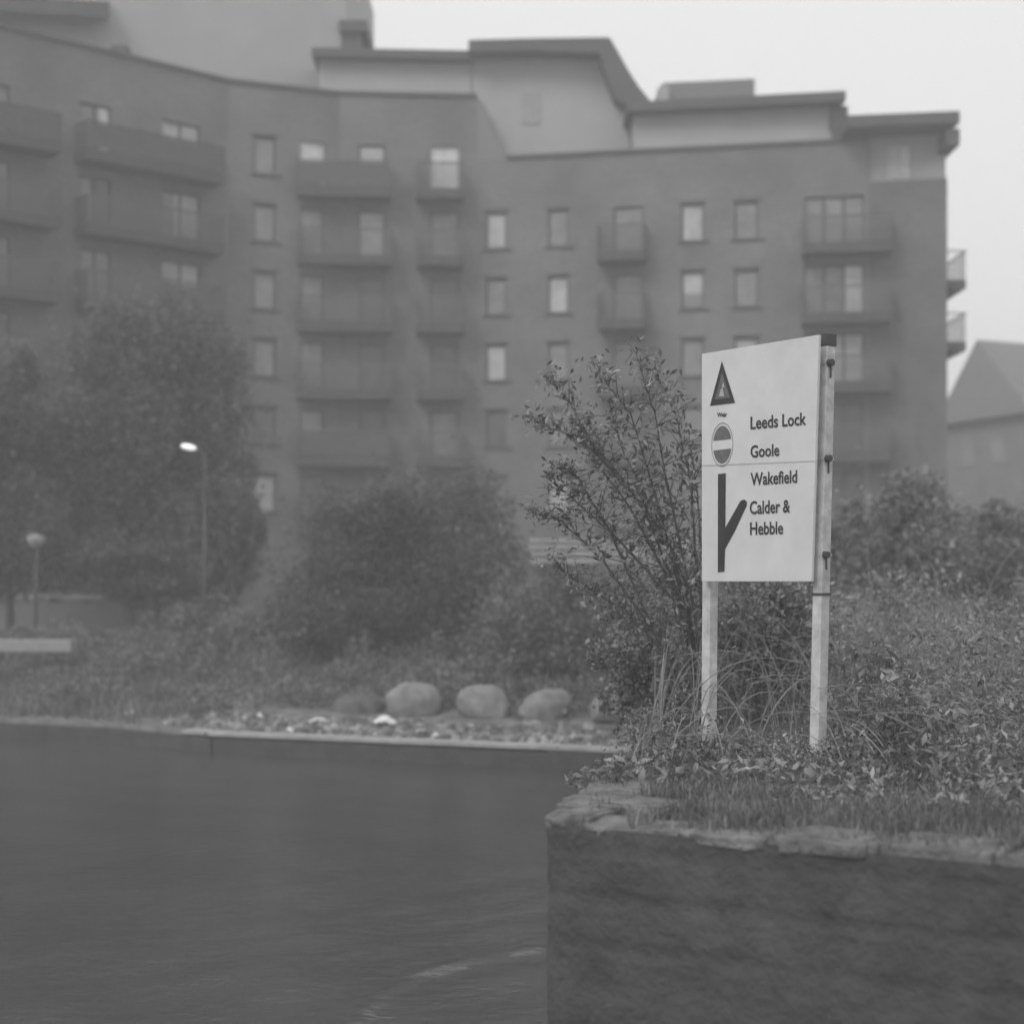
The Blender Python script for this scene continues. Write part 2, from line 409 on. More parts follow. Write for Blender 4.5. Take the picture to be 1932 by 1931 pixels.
# ------------------------------------------------------------------ apartment building
FLOORS = [16.6, 13.77, 10.95, 8.13, 5.30, 2.48]
FLOORS = [z + CZ for z in FLOORS]
SEG = [(-160, 57.4), (430, 65.9), (640, 67.6), (900, 68.0), (1640, 65.0), (1787, 64.4)]
segs = []
for (xa, da), (xb, db) in zip(SEG, SEG[1:]):
    A = Vector((PX(xa, da), da)); B = Vector((PX(xb, db), db)); Lg = (B-A).length; u = (B-A)/Lg
    nn = Vector((u.y, -u.x));  nn = nn if nn.y < 0 else -nn
    segs.append((xa, xb, A, B, u, nn, Lg))
def seg_of(x):
    for s in segs:
        if x <= s[1]: return s
    return segs[-1]
def s_at(seg, x):     # distance along the segment whose projection is column x
    xa, xb, A, B, u, nn, Lg = seg
    k = (x-CX)/FPX     # (A.x + s u.x) = k (A.y + s u.y)
    return (k*A.y-A.x)/(u.x-k*u.y)
ab = empty('apartment_building', (0, 66, 0), 'large brick apartment block curving across the background, with stacked balconies and overhanging roofs', 'building')
EAVE_L, EAVE_R = 20.75+CZ, 18.05+CZ
windows = []   # seg index, s0, s1, z0, z1, tone
def win(x0, x1, fl, z0, z1, tone):
    sgm = seg_of((x0+x1)/2); i = segs.index(sgm)
    windows.append((i, s_at(sgm, x0), s_at(sgm, x1), FLOORS[fl]+z0, FLOORS[fl]+z1, tone))
rt = random.Random(5)
for k, tone in zip(range(6), 'mmmmdb'): win(478, 520, k, .48, 2.03, tone)
for k, tone in zip(range(1, 6), 'bmbdm'): win(917, 955, k, .48, 2.03, tone)
for k, tone in zip(range(1, 6), 'mbmmb'): win(1034, 1072, k, .48, 2.03, tone)
for k, tone in zip(range(1, 6), 'mmmmm'): win(1158, 1214, k, .1, 2.03, tone)
for k, tone in zip(range(1, 6), 'bbmmm'): win(1286, 1328, k, .48, 2.03, tone)
for k, tone in zip(range(1, 6), 'mmbmm'): win(1386, 1430, k, .48, 2.03, tone)
for k, tone in zip(range(1, 6), 'mmmdd'): win(1517, 1630, k, .1, 2.1, tone)
for k in range(6):
    win(566, 612, k, .1, 2.05, 'wmmmmd'[k]); win(676, 726, k, .1, 2.05, 'bbdddd'[k]); win(812, 866, k, .1, 2.05, 'wmddmd'[k])
    win(150, 210, k, .1, 2.05, 'mmmmdd'[k]); win(305, 378, k, .1, 2.05, 'bmbddd'[k]); win(-60, 20, k, .1, 2.05, 'mmmddd'[k])
# walls with real openings
for i, (xa, xb, A, B, u, nn, Lg) in enumerate(segs):
    top = EAVE_L if i < 3 else (EAVE_R if i == 3 else 16.4+CZ)
    ops = [wn for wn in windows if wn[0] == i]
    ss = sorted({0, Lg} | {o[1] for o in ops} | {o[2] for o in ops}); zz = sorted({-1, top} | {o[3] for o in ops} | {o[4] for o in ops})
    m = MB(); dp = .16
    def q(s, z, d=0): return (A.x+u.x*s-nn.x*d, A.y+u.y*s-nn.y*d, z)
    for s0, s1 in zip(ss, ss[1:]):
        z_start = None
        for z0, z1 in zip(zz, zz[1:]):
            hole = any(o[1]-1e-4 <= s0 and s1 <= o[2]+1e-4 and o[3]-1e-4 <= z0 and z1 <= o[4]+1e-4 for o in ops)
            if hole: continue
            m.quad(q(s0,z0), q(s1,z0), q(s1,z1), q(s0,z1), [(s0,z0),(s1,z0),(s1,z1),(s0,z1)])
    for o in ops:
        _, s0, s1, z0, z1, _t = o
        for (a, b_, c, d) in (((s0,z0),(s1,z0),None,None),((s1,z0),(s1,z1),None,None),((s1,z1),(s0,z1),None,None),((s0,z1),(s0,z0),None,None)):
            m.quad(q(*a), q(*b_), q(*b_, dp), q(*a, dp), [(a[0],a[1]),(b_[0],b_[1]),(b_[0]+dp,b_[1]),(a[0]+dp,a[1])])
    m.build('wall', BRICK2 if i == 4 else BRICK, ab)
# falling parapet between the tall and the lower part, end wall, back mass
s2 = segs[3]; A, u, nn = s2[2], s2[4], s2[5]
m = MB(); prof = [(0, EAVE_L), (.25, EAVE_L-.25), (.5, EAVE_L-.8), (.75, EAVE_L-1.5), (1.0, EAVE_L-2.1), (1.3, EAVE_R)]
for (a, z), (b_, z2) in zip(prof, prof[1:]):
    p = lambda s, z, d: (A.x+u.x*s-nn.x*d, A.y+u.y*s-nn.y*d, z)
    m.hexa([p(a,EAVE_R-.02,.01),p(b_,EAVE_R-.02,.01),p(b_,EAVE_R-.02,.35),p(a,EAVE_R-.02,.35),p(a,z,.01),p(b_,z2,.01),p(b_,z2,.35),p(a,z,.35)])
m.build('parapet', BRICK, ab)
s3 = segs[4]; B = s3[3]; m = MB()
e0 = (B.x, B.y); e1 = (B.x+.22, B.y+14)
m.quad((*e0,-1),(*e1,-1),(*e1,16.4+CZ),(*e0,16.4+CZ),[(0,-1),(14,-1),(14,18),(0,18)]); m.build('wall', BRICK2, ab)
m = MB()
for (xa, xb, A, B, u, nn, Lg), top in zip(segs, (EAVE_L-.1, EAVE_L-.1, EAVE_L-.1, EAVE_R-.1, 16.3+CZ)):   # solid floors behind the windows
    m.obox(A, u, nn, .02, Lg-.02, -12, -.45, -1, top)
m.build('inner_mass', DARKM, ab)
# thin coping on the eaves
for i, z in ((0,EAVE_L),(1,EAVE_L),(2,EAVE_L),(3,EAVE_R)):
    xa, xb, A, B, u, nn, Lg = segs[i]; m = MB()
    m.obox(A, u, nn, 1.3 if i == 3 else 0, Lg, -.4, .12, z+.003, z+.14); m.build('eaves_coping', ROOF, ab)
# windows
for (i, s0, s1, z0, z1, tone) in windows:
    xa, xb, A, B, u, nn, Lg = segs[i]
    m = MB(); fw = .07; big = (s1-s0) > 1.3
    m.obox(A,u,nn, s0+.005,s0+fw,-.15,-.09,z0+.005,z1-.005); m.obox(A,u,nn, s1-fw,s1-.005,-.15,-.09,z0+.005,z1-.005)
    m.obox(A,u,nn, s0+fw,s1-fw,-.15,-.09,z0+.005,z0+fw); m.obox(A,u,nn, s0+fw,s1-fw,-.15,-.09,z1-fw,z1-.005)
    nm = 2 if (s1-s0) > 2 else (1 if big else 0)
    for k in range(1, nm+1):
        c = s0+(s1-s0)*k/(nm+1); m.obox(A,u,nn, c-.05,c+.05,-.15,-.095,z0+fw,z1-fw)
    if z0 - FLOORS[min(range(6), key=lambda k: abs(FLOORS[k]-z0))] > .3:
        m.obox(A,u,nn, s0-.15,s1+.25,.0,.07,z0-.09,z0-.01)       # sill
        m.obox(A,u,nn, s0-.12,s1+.12,.0,.03,z1+.01,z1+.12)       # lintel
    fr = m.build('window', SLAB if tone != 'w' else FRAME, ab)
    m = MB(); mid = (s0+s1)/2; zc = z0
    if tone in 'bw' and rt.random() < .45:  # half drawn blind: two panes of different tone
        zc = z0+(z1-z0)*rt.uniform(.3,.55)
        m.obox(A,u,nn, s0+fw,s1-fw,-.14,-.13,z0+fw,zc); m.build('pane', GL['d' if rt.random()<.5 else 'm'], fr)
        m = MB(); m.obox(A,u,nn, s0+fw,s1-fw,-.14,-.13,zc+.002,z1-fw); m.build('pane', GL[tone], fr)
    elif big and tone in 'mb' and rt.random() < .6:
        c = s0+(s1-s0)*rt.choice([.35,.65]); m.obox(A,u,nn, s0+fw,c,-.14,-.13,z0+fw,z1-fw); m.build('pane', GL[tone], fr)
        m = MB(); m.obox(A,u,nn, c+.002,s1-fw,-.14,-.13,z0+fw,z1-fw); m.build('pane', GL[rt.choice('wdb')], fr)
    else:
        m.obox(A,u,nn, s0+fw,s1-fw,-.14,-.13,z0+fw,z1-fw); m.build('pane', GL[tone], fr)
# balconies
RAILM = mat('railing', .10, rough=.5, var=.1)
MESHM = mat('railing_panel', .21, var=.15, rough=.6)
def balcony(seg, s0, s1, fz, dep=1.15, panel=True):
    xa, xb, A, B, u, nn, Lg = seg
    m = MB(); m.obox(A,u,nn, s0,s1,.003,dep,fz-.42,fz-.02); bo = m.build('balcony', SLAB, ab)
    m = MB(); zt = fz+1.02
    m.obox(A,u,nn, s0,s1,dep-.06,dep,zt,zt+.06); m.obox(A,u,nn, s0,s0+.05,.01,dep-.06,zt,zt+.05); m.obox(A,u,nn, s1-.05,s1,.01,dep-.06,zt,zt+.05)
    k = int((s1-s0)/.11)
    for j in range(k+1):
        c = s0+.03+(s1-s0-.06)*j/k; m.obox(A,u,nn, c-.022,c+.022,dep-.05,dep-.02,fz-.02,zt)
    for j in range(11):
        c = .06+(dep-.12)*j/11
        for sx in (s0+.02, s1-.05): m.obox(A,u,nn, sx,sx+.03,c,c+.03,fz-.02,zt)
    m.build('railing', RAILM, bo)
    if panel:
        m = MB(); m.obox(A,u,nn, s0+.1,s1-.1,dep-.11,dep-.09,fz+.1,fz+.98); m.build('railing_panel', MESHM, bo)
for x0, x1, fl in ((-150,92,range(0,6)),(140,398,range(0,6)),(563,738,range(0,6)),(786,874,range(0,6)),(1132,1222,range(1,6)),(1512,1636,range(1,5))):
    sgm = seg_of((x0+x1)/2)
    for k in fl:
        if x0 == 1512: balcony(sgm, s_at(sgm,x0), s_at(sgm,1640)+.85, FLOORS[k], panel=False)
        else: balcony(sgm, s_at(sgm,x0), s_at(sgm,x1), FLOORS[k], panel=(x0 < 700 and k in (0, 4)))
# end balconies projecting from the right gable
for k in (1, 2):
    B = segs[4][3]; fz = [ZY(528, 65), ZY(645, 65)][k-1]; m = MB()
    o = (B.x+.02, B.y+.6); uu = Vector((0,1)); no_ = Vector((1,0))
    m.obox(o,uu,no_, 0,3,.0,.92,fz-.36,fz); bo = m.build('balcony', SLAB, ab); m = MB()
    m.obox(o,uu,no_, 0,3,.86,.92,fz+1.15,fz+1.2); m.obox(o,uu,no_, 0,.05,.0,.86,fz+1.15,fz+1.2)
    for j in range(14): m.obox(o,uu,no_, j*.225,j*.225+.025,.875,.9,fz,fz+1.15)
    for j in range(4): m.obox(o,uu,no_, .01,.03,.05+j*.22,.07+j*.22,fz,fz+1.15)
    m.build('railing', RAILM, bo)
# --- penthouses: pale set-back walls with dark oversailing roofs
def pent(xa, xb, D0, D1, zb, zt, name='penthouse_wall', mt=None, depth=8):
    m = MB(); a, b_ = PX(xa,D0), PX(xb,D1)
    m.hexa([(a,D0,zb),(b_,D1,zb),(b_,D1+depth,zb),(a,D0+depth,zb),(a,D0,zt),(b_,D1,zt),(b_,D1+depth,zt),(a,D0+depth,zt)])
    return m.build(name, mt or RENDER, ab)
pent(602, 889, 68.5, 68.9, EAVE_L-1, ZY(106,68.7)); 
pent(588, 886, 67.9, 68.3, ZY(109,68.1), ZY(93,68.1), 'penthouse_roof', ROOF, 11)
m = MB(); pf = [(891,330),(891,97),(1000,95),(1134,99),(1150,149),(1164,184),(1188,204),(1188,330)]
ft = [P(x,y,68.9) for x,y in pf]; m.v = [tuple(q) for q in ft+[q+Vector((0,8,0)) for q in ft]]; k = len(pf)
m.f = [(0,1,2),(0,2,3),(0,3,4),(0,4,5),(0,5,6,7)] + [(i,(i+1)%k,k+(i+1)%k,k+i) for i in range(k)]
m.build('penthouse_wall', RENDER, ab)
pent(985, 1020, 68.86, 68.85, ZY(235,68.9), ZY(175,68.9), 'penthouse_window', mat('penthouse_pane', .3, rough=.3), .3)  # pane in one even tone close to the render
m = MB(); prof = [(884,76),(1000,73),(1150,71),(1166,98),(1186,134),(1206,165),(1228,192),(1190,203),(1162,186),(1148,150),(1132,100),(1000,95),(884,98)]
D = 67.8; n = len(prof)
fr = [P(x,y,D) for x, y in prof]; bk = [q+Vector((0,11,0)) for q in fr]
m.v = [tuple(q) for q in fr+bk]; 
m.f = [(0,1,11,12),(1,2,10,11),(2,3,9,10),(3,4,9),(4,5,8,9),(5,6,7,8)]; m.f += [tuple(n+i for i in f_)[::-1] for f_ in m.f]
m.f += [(i,(i+1)%n,n+(i+1)%n,n+i) for i in range(n)]; m.build('swept_roof', ROOF, ab)
pent(1196, 1572, 67.1, 65.8, EAVE_R-.5, ZY(204,66.5))
pent(1184, 1596, 66.4, 64.9, ZY(208,66.2), ZY(190,66.2), 'penthouse_roof', ROOF, 12)
pent(1566, 1600, 65.6, 65.5, ZY(243,65.5), ZY(200,65.5), 'roof_end', ROOF, 6)
pent(1250, 1424, 72, 71.4, 19.6+CZ, ZY(153,71.7), 'plant_room', mat('plant_room_clad', .17, var=.05), 5)
pent(1243, 1262, 71.5, 71.4, 19.6+CZ, ZY(163,71.5), 'plant_room', RENDER, 3)
pent(1640, 1784, 65.2, 64.6, 16.3+CZ, ZY(232,64.9))
pent(1600, 1811, 63.6, 63.0, ZY(236,63.3), ZY(214,63.3), 'penthouse_roof', ROOF, 9)
pent(1786, 1811, 63.3, 63.2, ZY(274,63.2), ZY(243,63.2)-.003, 'roof_end', ROOF, 5)
pent(1574, 1641, 65.4, 65.0, EAVE_R-.6, ZY(243,65.2), 'link_wall', ROOF, 6)
fr = pent(1676, 1716, 64.93, 64.8, ZY(340,64.9), ZY(276,64.9), 'bay_window', FRAME, .3)
pent(1680, 1695, 64.86, 64.84, ZY(336,64.9), ZY(280,64.9), 'bay_pane', GL['b'], .05)
pent(1698, 1713, 64.80, 64.78, ZY(336,64.9), ZY(280,64.9), 'bay_pane', GL['b'], .05)

# tall pale block rising at upper left
tb = empty('tower_block', (PX(300,70), 72, 0), 'tall pale rendered block rising behind the brick one at the top left', 'building')
m = MB(); a0, a1 = PX(-260,66), PX(654,71)
m.hexa([(a0,63,10),(a1,71,10),(a1,85,10),(a0,85,10),(a0,63,32),(a1,71,32),(a1,85,32),(a0,85,32)]); m.build('wall', RENDER, tb)
m = MB(); m.box(PX(640,70.6),PX(692,70.6),70.6,80,ZY(58,70.6),ZY(38,70.6)); m.build('roof_ledge', ROOF, tb)
m = MB(); m.box(PX(640,70.9),PX(679,70.9),70.9,80,ZY(100,70.6),ZY(58,70.6)-.003); m.build('stair_head', ROOF, tb)
m = MB(); q = lambda x,D,y: tuple(P(x,y,D))
m.hexa([q(-240,62.0,8),q(206,65.9,34),q(206,67.5,34),q(-240,63.5,8),q(-240,62.0,-20),q(206,65.9,4),q(206,67.5,4),q(-240,63.5,-20)]); m.build('balcony', ROOF, tb)
m = MB(); m.box(PX(208,66.2),PX(238,66.2),66.2,67,ZY(120,66),ZY(82,66)); m.build('vent_housing', ROOF, tb)

# ------------------------------------------------------------------ houses far right
hs = empty('house', (PX(1900,90), 90, 0), 'grey hip roofed house at the right edge, beyond the end of the brick apartment block', 'house')
ea, eb, ec = P(1762,803,94), P(1945,776,86), P(2300,800,0.1)
ea.z = eb.z; ec = Vector((eb.x+16, eb.y+7.5, eb.z)); ed = ec + (ea-eb)
r1 = P(1843,641,92.5); r2 = r1 + (ec-eb)*.8; r2.z = r1.z
m = MB(); m.v = [tuple(q) for q in (ea, eb, ec, ed, r1, r2)]; m.f = [(0,1,4),(1,2,5,4),(2,3,5),(3,0,4,5),(3,2,1,0)]; m.build('roof', SLATE, hs)
cc = (ea+ec)/2; wl = [cc+(q-cc)*.94 for q in (ea, eb, ec, ed)]; m = MB()
m.hexa([(q.x,q.y,-1) for q in wl]+[(q.x,q.y,eb.z-.01) for q in wl]); m.build('wall', mat('house_render', .2, var=.15, scale=.7), hs)
m = MB(); e = (eb-ea).normalized()
for k in (.3, .62):
    m = MB(); c = wl[0].lerp(wl[1], k); n_ = Vector((e.y,-e.x,0)); m.obox((c.x,c.y), (e.x,e.y), (n_.x,n_.y), -.6,.6,.0,.05,eb.z-2.6,eb.z-1.2)
    m.build('window', GL['m'], hs)
# ------------------------------------------------------------------ foliage builders
def leaves_mesh(name, C, size, mt, parent=None, up=0.0, asp=.55, fold=.25):
    C = np.asarray(C, float); N = len(C)
    nrm = RNG.normal(size=(N,3)); nrm[:,2] += up; nrm /= np.linalg.norm(nrm, axis=1)[:,None]
    t = RNG.normal(size=(N,3)); t -= (t*nrm).sum(1)[:,None]*nrm; t /= np.linalg.norm(t, axis=1)[:,None]
    b = np.cross(nrm, t); s = (size*RNG.uniform(.55,1.35,N))[:,None]
    V = np.stack([C - t*s*.5, C + b*s*asp*.5 + nrm*s*fold*.3, C + t*s*.5, C - b*s*asp*.5 + nrm*s*fold*.3], 1).reshape(-1,3)
    me = bpy.data.meshes.new(name); me.vertices.add(N*4); me.vertices.foreach_set('co', V.ravel())
    me.loops.add(N*4); me.loops.foreach_set('vertex_index', np.arange(N*4, dtype=np.int32))
    me.polygons.add(N); me.polygons.foreach_set('loop_start', np.arange(0, N*4, 4, dtype=np.int32))
    try: me.polygons.foreach_set('loop_total', np.full(N, 4, dtype=np.int32))
    except Exception: pass
    me.update(calc_edges=True); me.validate()
    return link(name, me, mt, parent)
def tree(name, label, cat, base, crown, n, leaf, mt, clumps=26, cr=.34, trunk=.14, group=None, flat_bottom=0):
    """crown: centre, radii"""
    base = Vector(base); cc = Vector(crown[0]); R = Vector(crown[1])
    t = empty(name, base, label, cat, group)
    cl = []
    while len(cl) < clumps:
        q = Vector(RNG.uniform(-1,1,3))
        if q.length > 1 or q.length < .3: continue
        if q.z < -.6 and RNG.random() < flat_bottom: continue
        cl.append((Vector((cc.x+q.x*R.x, cc.y+q.y*R.y, cc.z+q.z*R.z)), RNG.uniform(.55,1.3)))
    pts = []
    for c, k in cl:
        m_ = int(n/clumps*k); r = RNG.normal(size=(m_,3)); r /= np.linalg.norm(r,axis=1)[:,None]; r *= (RNG.random(m_)**.45)[:,None]
        pts.append(np.array(c)+r*np.array(R)*cr*k)
    rr = RNG.normal(size=(int(n*.15),3)); rr /= np.linalg.norm(rr,axis=1)[:,None]; rr *= (RNG.uniform(.2,1.0,len(rr))+RNG.exponential(.12,len(rr)))[:,None]
    pts.append(np.array(cc)+rr*np.array(R))
    pts = np.concatenate(pts); pts = pts[pts[:,2] > base.z+.05]
    m = MB(); top = Vector((cc.x, cc.y, cc.z+R.z*.3)); mid = base.lerp(top,.5)+Vector((RNG.normal()*.15,0,0))
    m.tube([base-Vector((0,0,.2)), base.lerp(mid,.5), mid, top], [trunk, trunk*.85, trunk*.65, trunk*.25], 8); m.build('trunk', BARK, t, smooth=True)
    m = MB()
    for c, k in cl:
        s = base.lerp(top, RNG.uniform(.3,.85)); md = s.lerp(c,.5)+Vector(RNG.normal(size=3))*.08*R.x
        m.tube([s, md, c], [trunk*.32, trunk*.2, trunk*.06], 5)
    m.build('limbs', BARK, t, smooth=True)
    leaves_mesh('crown', pts, leaf, mt, t, up=.4)
    return t
def gz(D, X=0):   # height of the far bank
    e = edge_D(X); return far_h(max(0,D-e), X, D)

tree('tree', 'big dark blurred tree behind the lit street lamp at left', 'tree', (PX(300,52),52,-.1), (P(300,850,52),(3.2,2.6,4.9)), 46000, .2, LEAFD, 60, cr=.25)
tree('tree', 'dark tree against the left edge of the picture, left of the street lamp', 'tree', (PX(20,50),50,-.1), (P(20,880,50),(3.0,2.2,4.0)), 26000, .2, LEAFD, 44, cr=.26)
tree('tree', 'lower dark tree right of the street lamp, before the pale brick pier', 'tree', (PX(440,47),47,-.2), (P(425,1010,47),(1.2,1.3,1.7)), 9000, .17, LEAFD, 16)
tree('bush', 'broad dark bush behind the row of boulders', 'bush', (PX(800,42),42,-.4), (P(780,1120,42),(3.1,1.8,3.0)), 40000, .15, LEAFD, 54, flat_bottom=0)
tree('bush', 'dark bush left of the boulders on the far bank', 'bush', (PX(600,43),43,-.4), (P(610,1190,43),(1.6,1.5,1.9)), 14000, .15, LEAFD, 22)
tree('bush', 'grey green bush on the left end of the far bank', 'bush', (PX(430,44),44,-.3), (P(430,1230,44),(1.9,1.4,1.35)), 11000, .14, LEAFM, 20)
tree('bush', 'low bush under the pale slab at the left edge', 'bush', (PX(110,46),46,-.2), (P(120,1290,44),(3.6,1.2,.95)), 12000, .14, LEAFM, 26)
tree('bush', 'pale speckled bush behind the right end of the row of boulders', 'bush', (PX(1080,38),38,-1.0), (P(1080,1165,38),(2.5,1.2,1.75)), 22000, .12, LEAFM, 44)
tree('tree', 'dark tree behind the right hand post of the sign', 'tree', (PX(1680,36),36,0), (P(1690,1060,36),(1.5,1.8,1.7)), 13000, .16, LEAFM, 24)
tree('tree', 'dark tree below the grey houses at the right edge', 'tree', (PX(1880,38),38,0), (P(1890,1060,38),(1.45,1.8,1.45)), 12000, .16, LEAFM, 24)
tree('bush', 'dark bush filling the gap under the sign panel', 'bush', (PX(1440,32),32,0), (P(1440,1090,32),(2.0,1.4,1.45)), 15000, .14, LEAFM, 24)

tree('bush', 'dark hedge like bush in front of the low wall, under the big dark tree', 'bush', (PX(250,50),50,-.1), (P(250,1065,50),(3.6,1.2,1.1)), 16000, .17, LEAFD, 34)
tree('bush', 'dark bush in front of the low wall at the left edge', 'bush', (PX(-20,50),50,-.1), (P(-20,1045,50),(1.9,1.2,1.2)), 9000, .17, LEAFD, 18)
# leafy sapling leaning up to the left beside the sign
sp = empty('sapling', (PX(1330,16.5),16.5,0), 'thin stemmed leafy sapling leaning left beside the sign', 'tree')
stems = [[(1335,1400),(1300,1180),(1255,1010),(1150,870),(1060,815),(1000,790)],
         [(1335,1400),(1290,1150),(1215,960),(1130,860),(1075,760),(1030,712)],
         [(1330,1400),(1285,1100),(1235,930),(1190,780),(1120,690)],
         [(1340,1400),(1310,1150),(1262,930),(1235,780),(1200,668)],
         [(1345,1400),(1320,1100),(1300,900),(1275,780),(1235,700)],
         [(1330,1400),(1240,1200),(1140,1060),(1060,985),(1005,970)],
         [(1330,1400),(1230,1180),(1150,1000),(1090,900),(1050,885)],
         [(1345,1400),(1330,1150),(1318,950),(1300,820)],
         [(1335,1400),(1280,1130),(1190,960),(1110,850),(1090,800)],
         [(1335,1400),(1270,1130),(1170,1020),(1080,940),(1030,900)],
         [(1335,1400),(1295,1100),(1250,1000),(1170,840),(1150,760)],
         [(1330,1400),(1260,1240),(1180,1150),(1090,1100),(1040,1060)]]
m = MB(); pts = []
for si, st in enumerate(stems):
    D0 = 16.5; pp = [P(x, y, D0+(.35*math.sin(si*1.9))*(k/len(st))*2) for k, (x, y) in enumerate(st)]
    pp[0] = Vector((pp[0].x, pp[0].y, -.1))
    dense = []
    for a_, b_ in zip(pp, pp[1:]):
        for k in range(6): dense.append(a_.lerp(b_, k/6)+Vector(RNG.normal(size=3))*.006)
    dense.append(pp[-1]); nn_ = len(dense)
    m.tube(dense, [.017*(1-k/nn_)+.003 for k in range(nn_)], 5)
    for k in range(5, nn_):
        for _rep in range(3 if k > 9 else 2):
            o_ = dense[k]; L_ = RNG.uniform(.15,.65)*(1.25-k/nn_)
            dr = Vector((RNG.normal()*.8, RNG.normal()*.8, RNG.uniform(.0,.9))).normalized()
            tw = [o_, o_+dr*L_*.5+Vector((0,0,.02)), o_+dr*L_]
            m.tube(tw, [.005,.004,.002], 4)
            for j in range(int(RNG.integers(3,8))):
                q = tw[0].lerp(tw[2], RNG.uniform(.2,1.05)); pts.append(q+Vector(RNG.normal(size=3))*.07)
        for j in range(int(RNG.integers(0,3))): pts.append(dense[k]+Vector(RNG.normal(size=3))*.04)
m.build('stems', BARK, sp, smooth=True)
pts = np.array([tuple(q) for q in pts]); leaves_mesh('leaves', pts, .085, mat('leaf_sapling', .15, var=.3, scale=3, island=(.5,3.), rough=.5), sp, up=.3, asp=.38)

tree('bush', 'leafy bush around the foot of the sapling, left of the sign posts', 'bush', (PX(1240,18.5),18.5,-.05), (P(1225,1235,18.5),(.72,.8,.9)), 6500, .07, LEAFN, 60, cr=.2, trunk=.03)
tree('bush', 'low leafy bush spilling over the left end of the near bank', 'bush', (PX(1160,19.5),19.5,-.05), (P(1200,1330,19.5),(.5,.6,.5)), 3000, .07, LEAFN, 44, cr=.26, trunk=.03)
tree('bush', 'bush behind the gap between the two sign posts', 'bush', (PX(1440,19),19,-.05), (P(1450,1190,19),(.8,.7,.75)), 7000, .07, LEAFN, 40, cr=.28, trunk=.03)
# undergrowth (uncountable) over the near bank
def bank_left(Y):
    for (xa,ya),(xb,yb) in (((.4,11.8),(1.3,15)),((1.3,15),(2.25,29)),((2.25,29),(2.6,62))):
        if Y <= yb: return xa+(xb-xa)*(Y-ya)/(yb-ya)
    return 3
N = 150000; C = []
patch = [(RNG.uniform(.3,11), RNG.uniform(9.5,27), RNG.uniform(.3,1.1), RNG.uniform(.65,1.25)) for _ in range(220)]
pk = RNG.integers(0, len(patch), N); SZ = []; sizes = RNG.choice([.045,.06,.075,.095,.13], len(patch), p=[.25,.3,.2,.17,.08])
for i in range(N):
    px, py, pr_, ph = patch[pk[i]]
    a, r_ = RNG.uniform(0, 2*math.pi), math.sqrt(RNG.random())
    X = px+math.cos(a)*r_*pr_; Y = py+math.sin(a)*r_*pr_
    bl = bank_left(max(Y,11.8))-.15
    dw = -(Vector((X,Y))-C0).dot(NW)
    bl += .35*mn.noise(Vector((Y*1.1,X,5)))-.05
    s_ = (Vector((X,Y))-C0).dot(U)
    if s_ < .85+.2*mn.noise(Vector((X*3,Y*3,1))) and Y < 12.6: continue
    if X < bl or dw < 1.25 or X > .36*Y+1: continue
    H = min(np.interp(Y, [12.4,13.2,14.5,16.5,19,23,28], [.16,.22,.5,.95,1.2,1.5,1.7]) if X < 3.2 else 9, np.interp(dw, [1.25,2,3,5,8,12,16],[.1,.2,.45,.9,1.25,1.5,1.7]))
    if X < bl+.6: H *= .55+.75*(X-bl)
    H *= ph*math.sqrt(max(.1,1-r_*r_*.75))
    C.append((X, Y, -.03+H*RNG.random()**.7)); SZ.append(sizes[pk[i]])
C = np.array(C)
tag(leaves_mesh('undergrowth', C, np.array(SZ), LEAFN, None, up=.6, asp=.4), 'tangled brambles and weeds covering the bank around the sign posts', 'undergrowth', kind='stuff')
# arching bramble canes
m = MB()
for i in range(420):
    X = RNG.uniform(.6,7); Y = RNG.uniform(13.2,24); X = max(X, bank_left(Y)+.1); h = np.interp(Y,[13,15,19,24],[.35,.9,1.5,1.9])*RNG.uniform(.6,1.15)
    dx = RNG.normal()*.5-.25; dy = RNG.normal()*.3
    if X + dx*1.3 < bank_left(Y)+.1: dx = abs(dx)*.5
    cp = []
    for k in range(9):
        q = k/8; cp.append((X+dx*1.3*q**1.4, Y+dy*1.2*q**1.3, -.05+h*(1.05*math.sin(q*1.9)+.03)))
    m.tube(cp, [.007-.0006*k for k in range(9)], 4, cap=False)
tag(m.build('bramble_canes', mat('cane', .24, var=.5, scale=3)), 'thin arching bramble canes rising through the undergrowth', 'undergrowth', kind='stuff')
# grass blades
def blades(name, pos, h, wd, mt, label, lean=.5):
    pos = np.asarray(pos); N = len(pos); H = (h*RNG.uniform(.5,1.3,N)); az = RNG.uniform(0,2*math.pi,N)
    ln = np.stack([np.cos(az),np.sin(az)],1)*(H*RNG.uniform(.1,lean*2,N))[:,None]
    wv = np.stack([-np.sin(az),np.cos(az)],1)*wd
    z = lambda k: np.stack([pos[:,2]+H*k],1)
    base = pos[:,:2]
    V = np.stack([np.concatenate([base-wv,z(0)],1), np.concatenate([base+wv,z(0)],1),
                  np.concatenate([base+ln*.4+wv*.8,z(.7)],1), np.concatenate([base+ln*.4-wv*.8,z(.7)],1),
                  np.concatenate([base+ln,z(.95)],1)],1).reshape(-1,3)
    me = bpy.data.meshes.new(name); k = np.arange(N)*5
    F = [(int(a),int(a+1),int(a+2),int(a+3)) for a in k]+[(int(a+3),int(a+2),int(a+4)) for a in k]
    me.from_pydata(V.tolist(), [], F); return tag(link(name, me, mt), label, 'grass', kind='stuff')
G = []
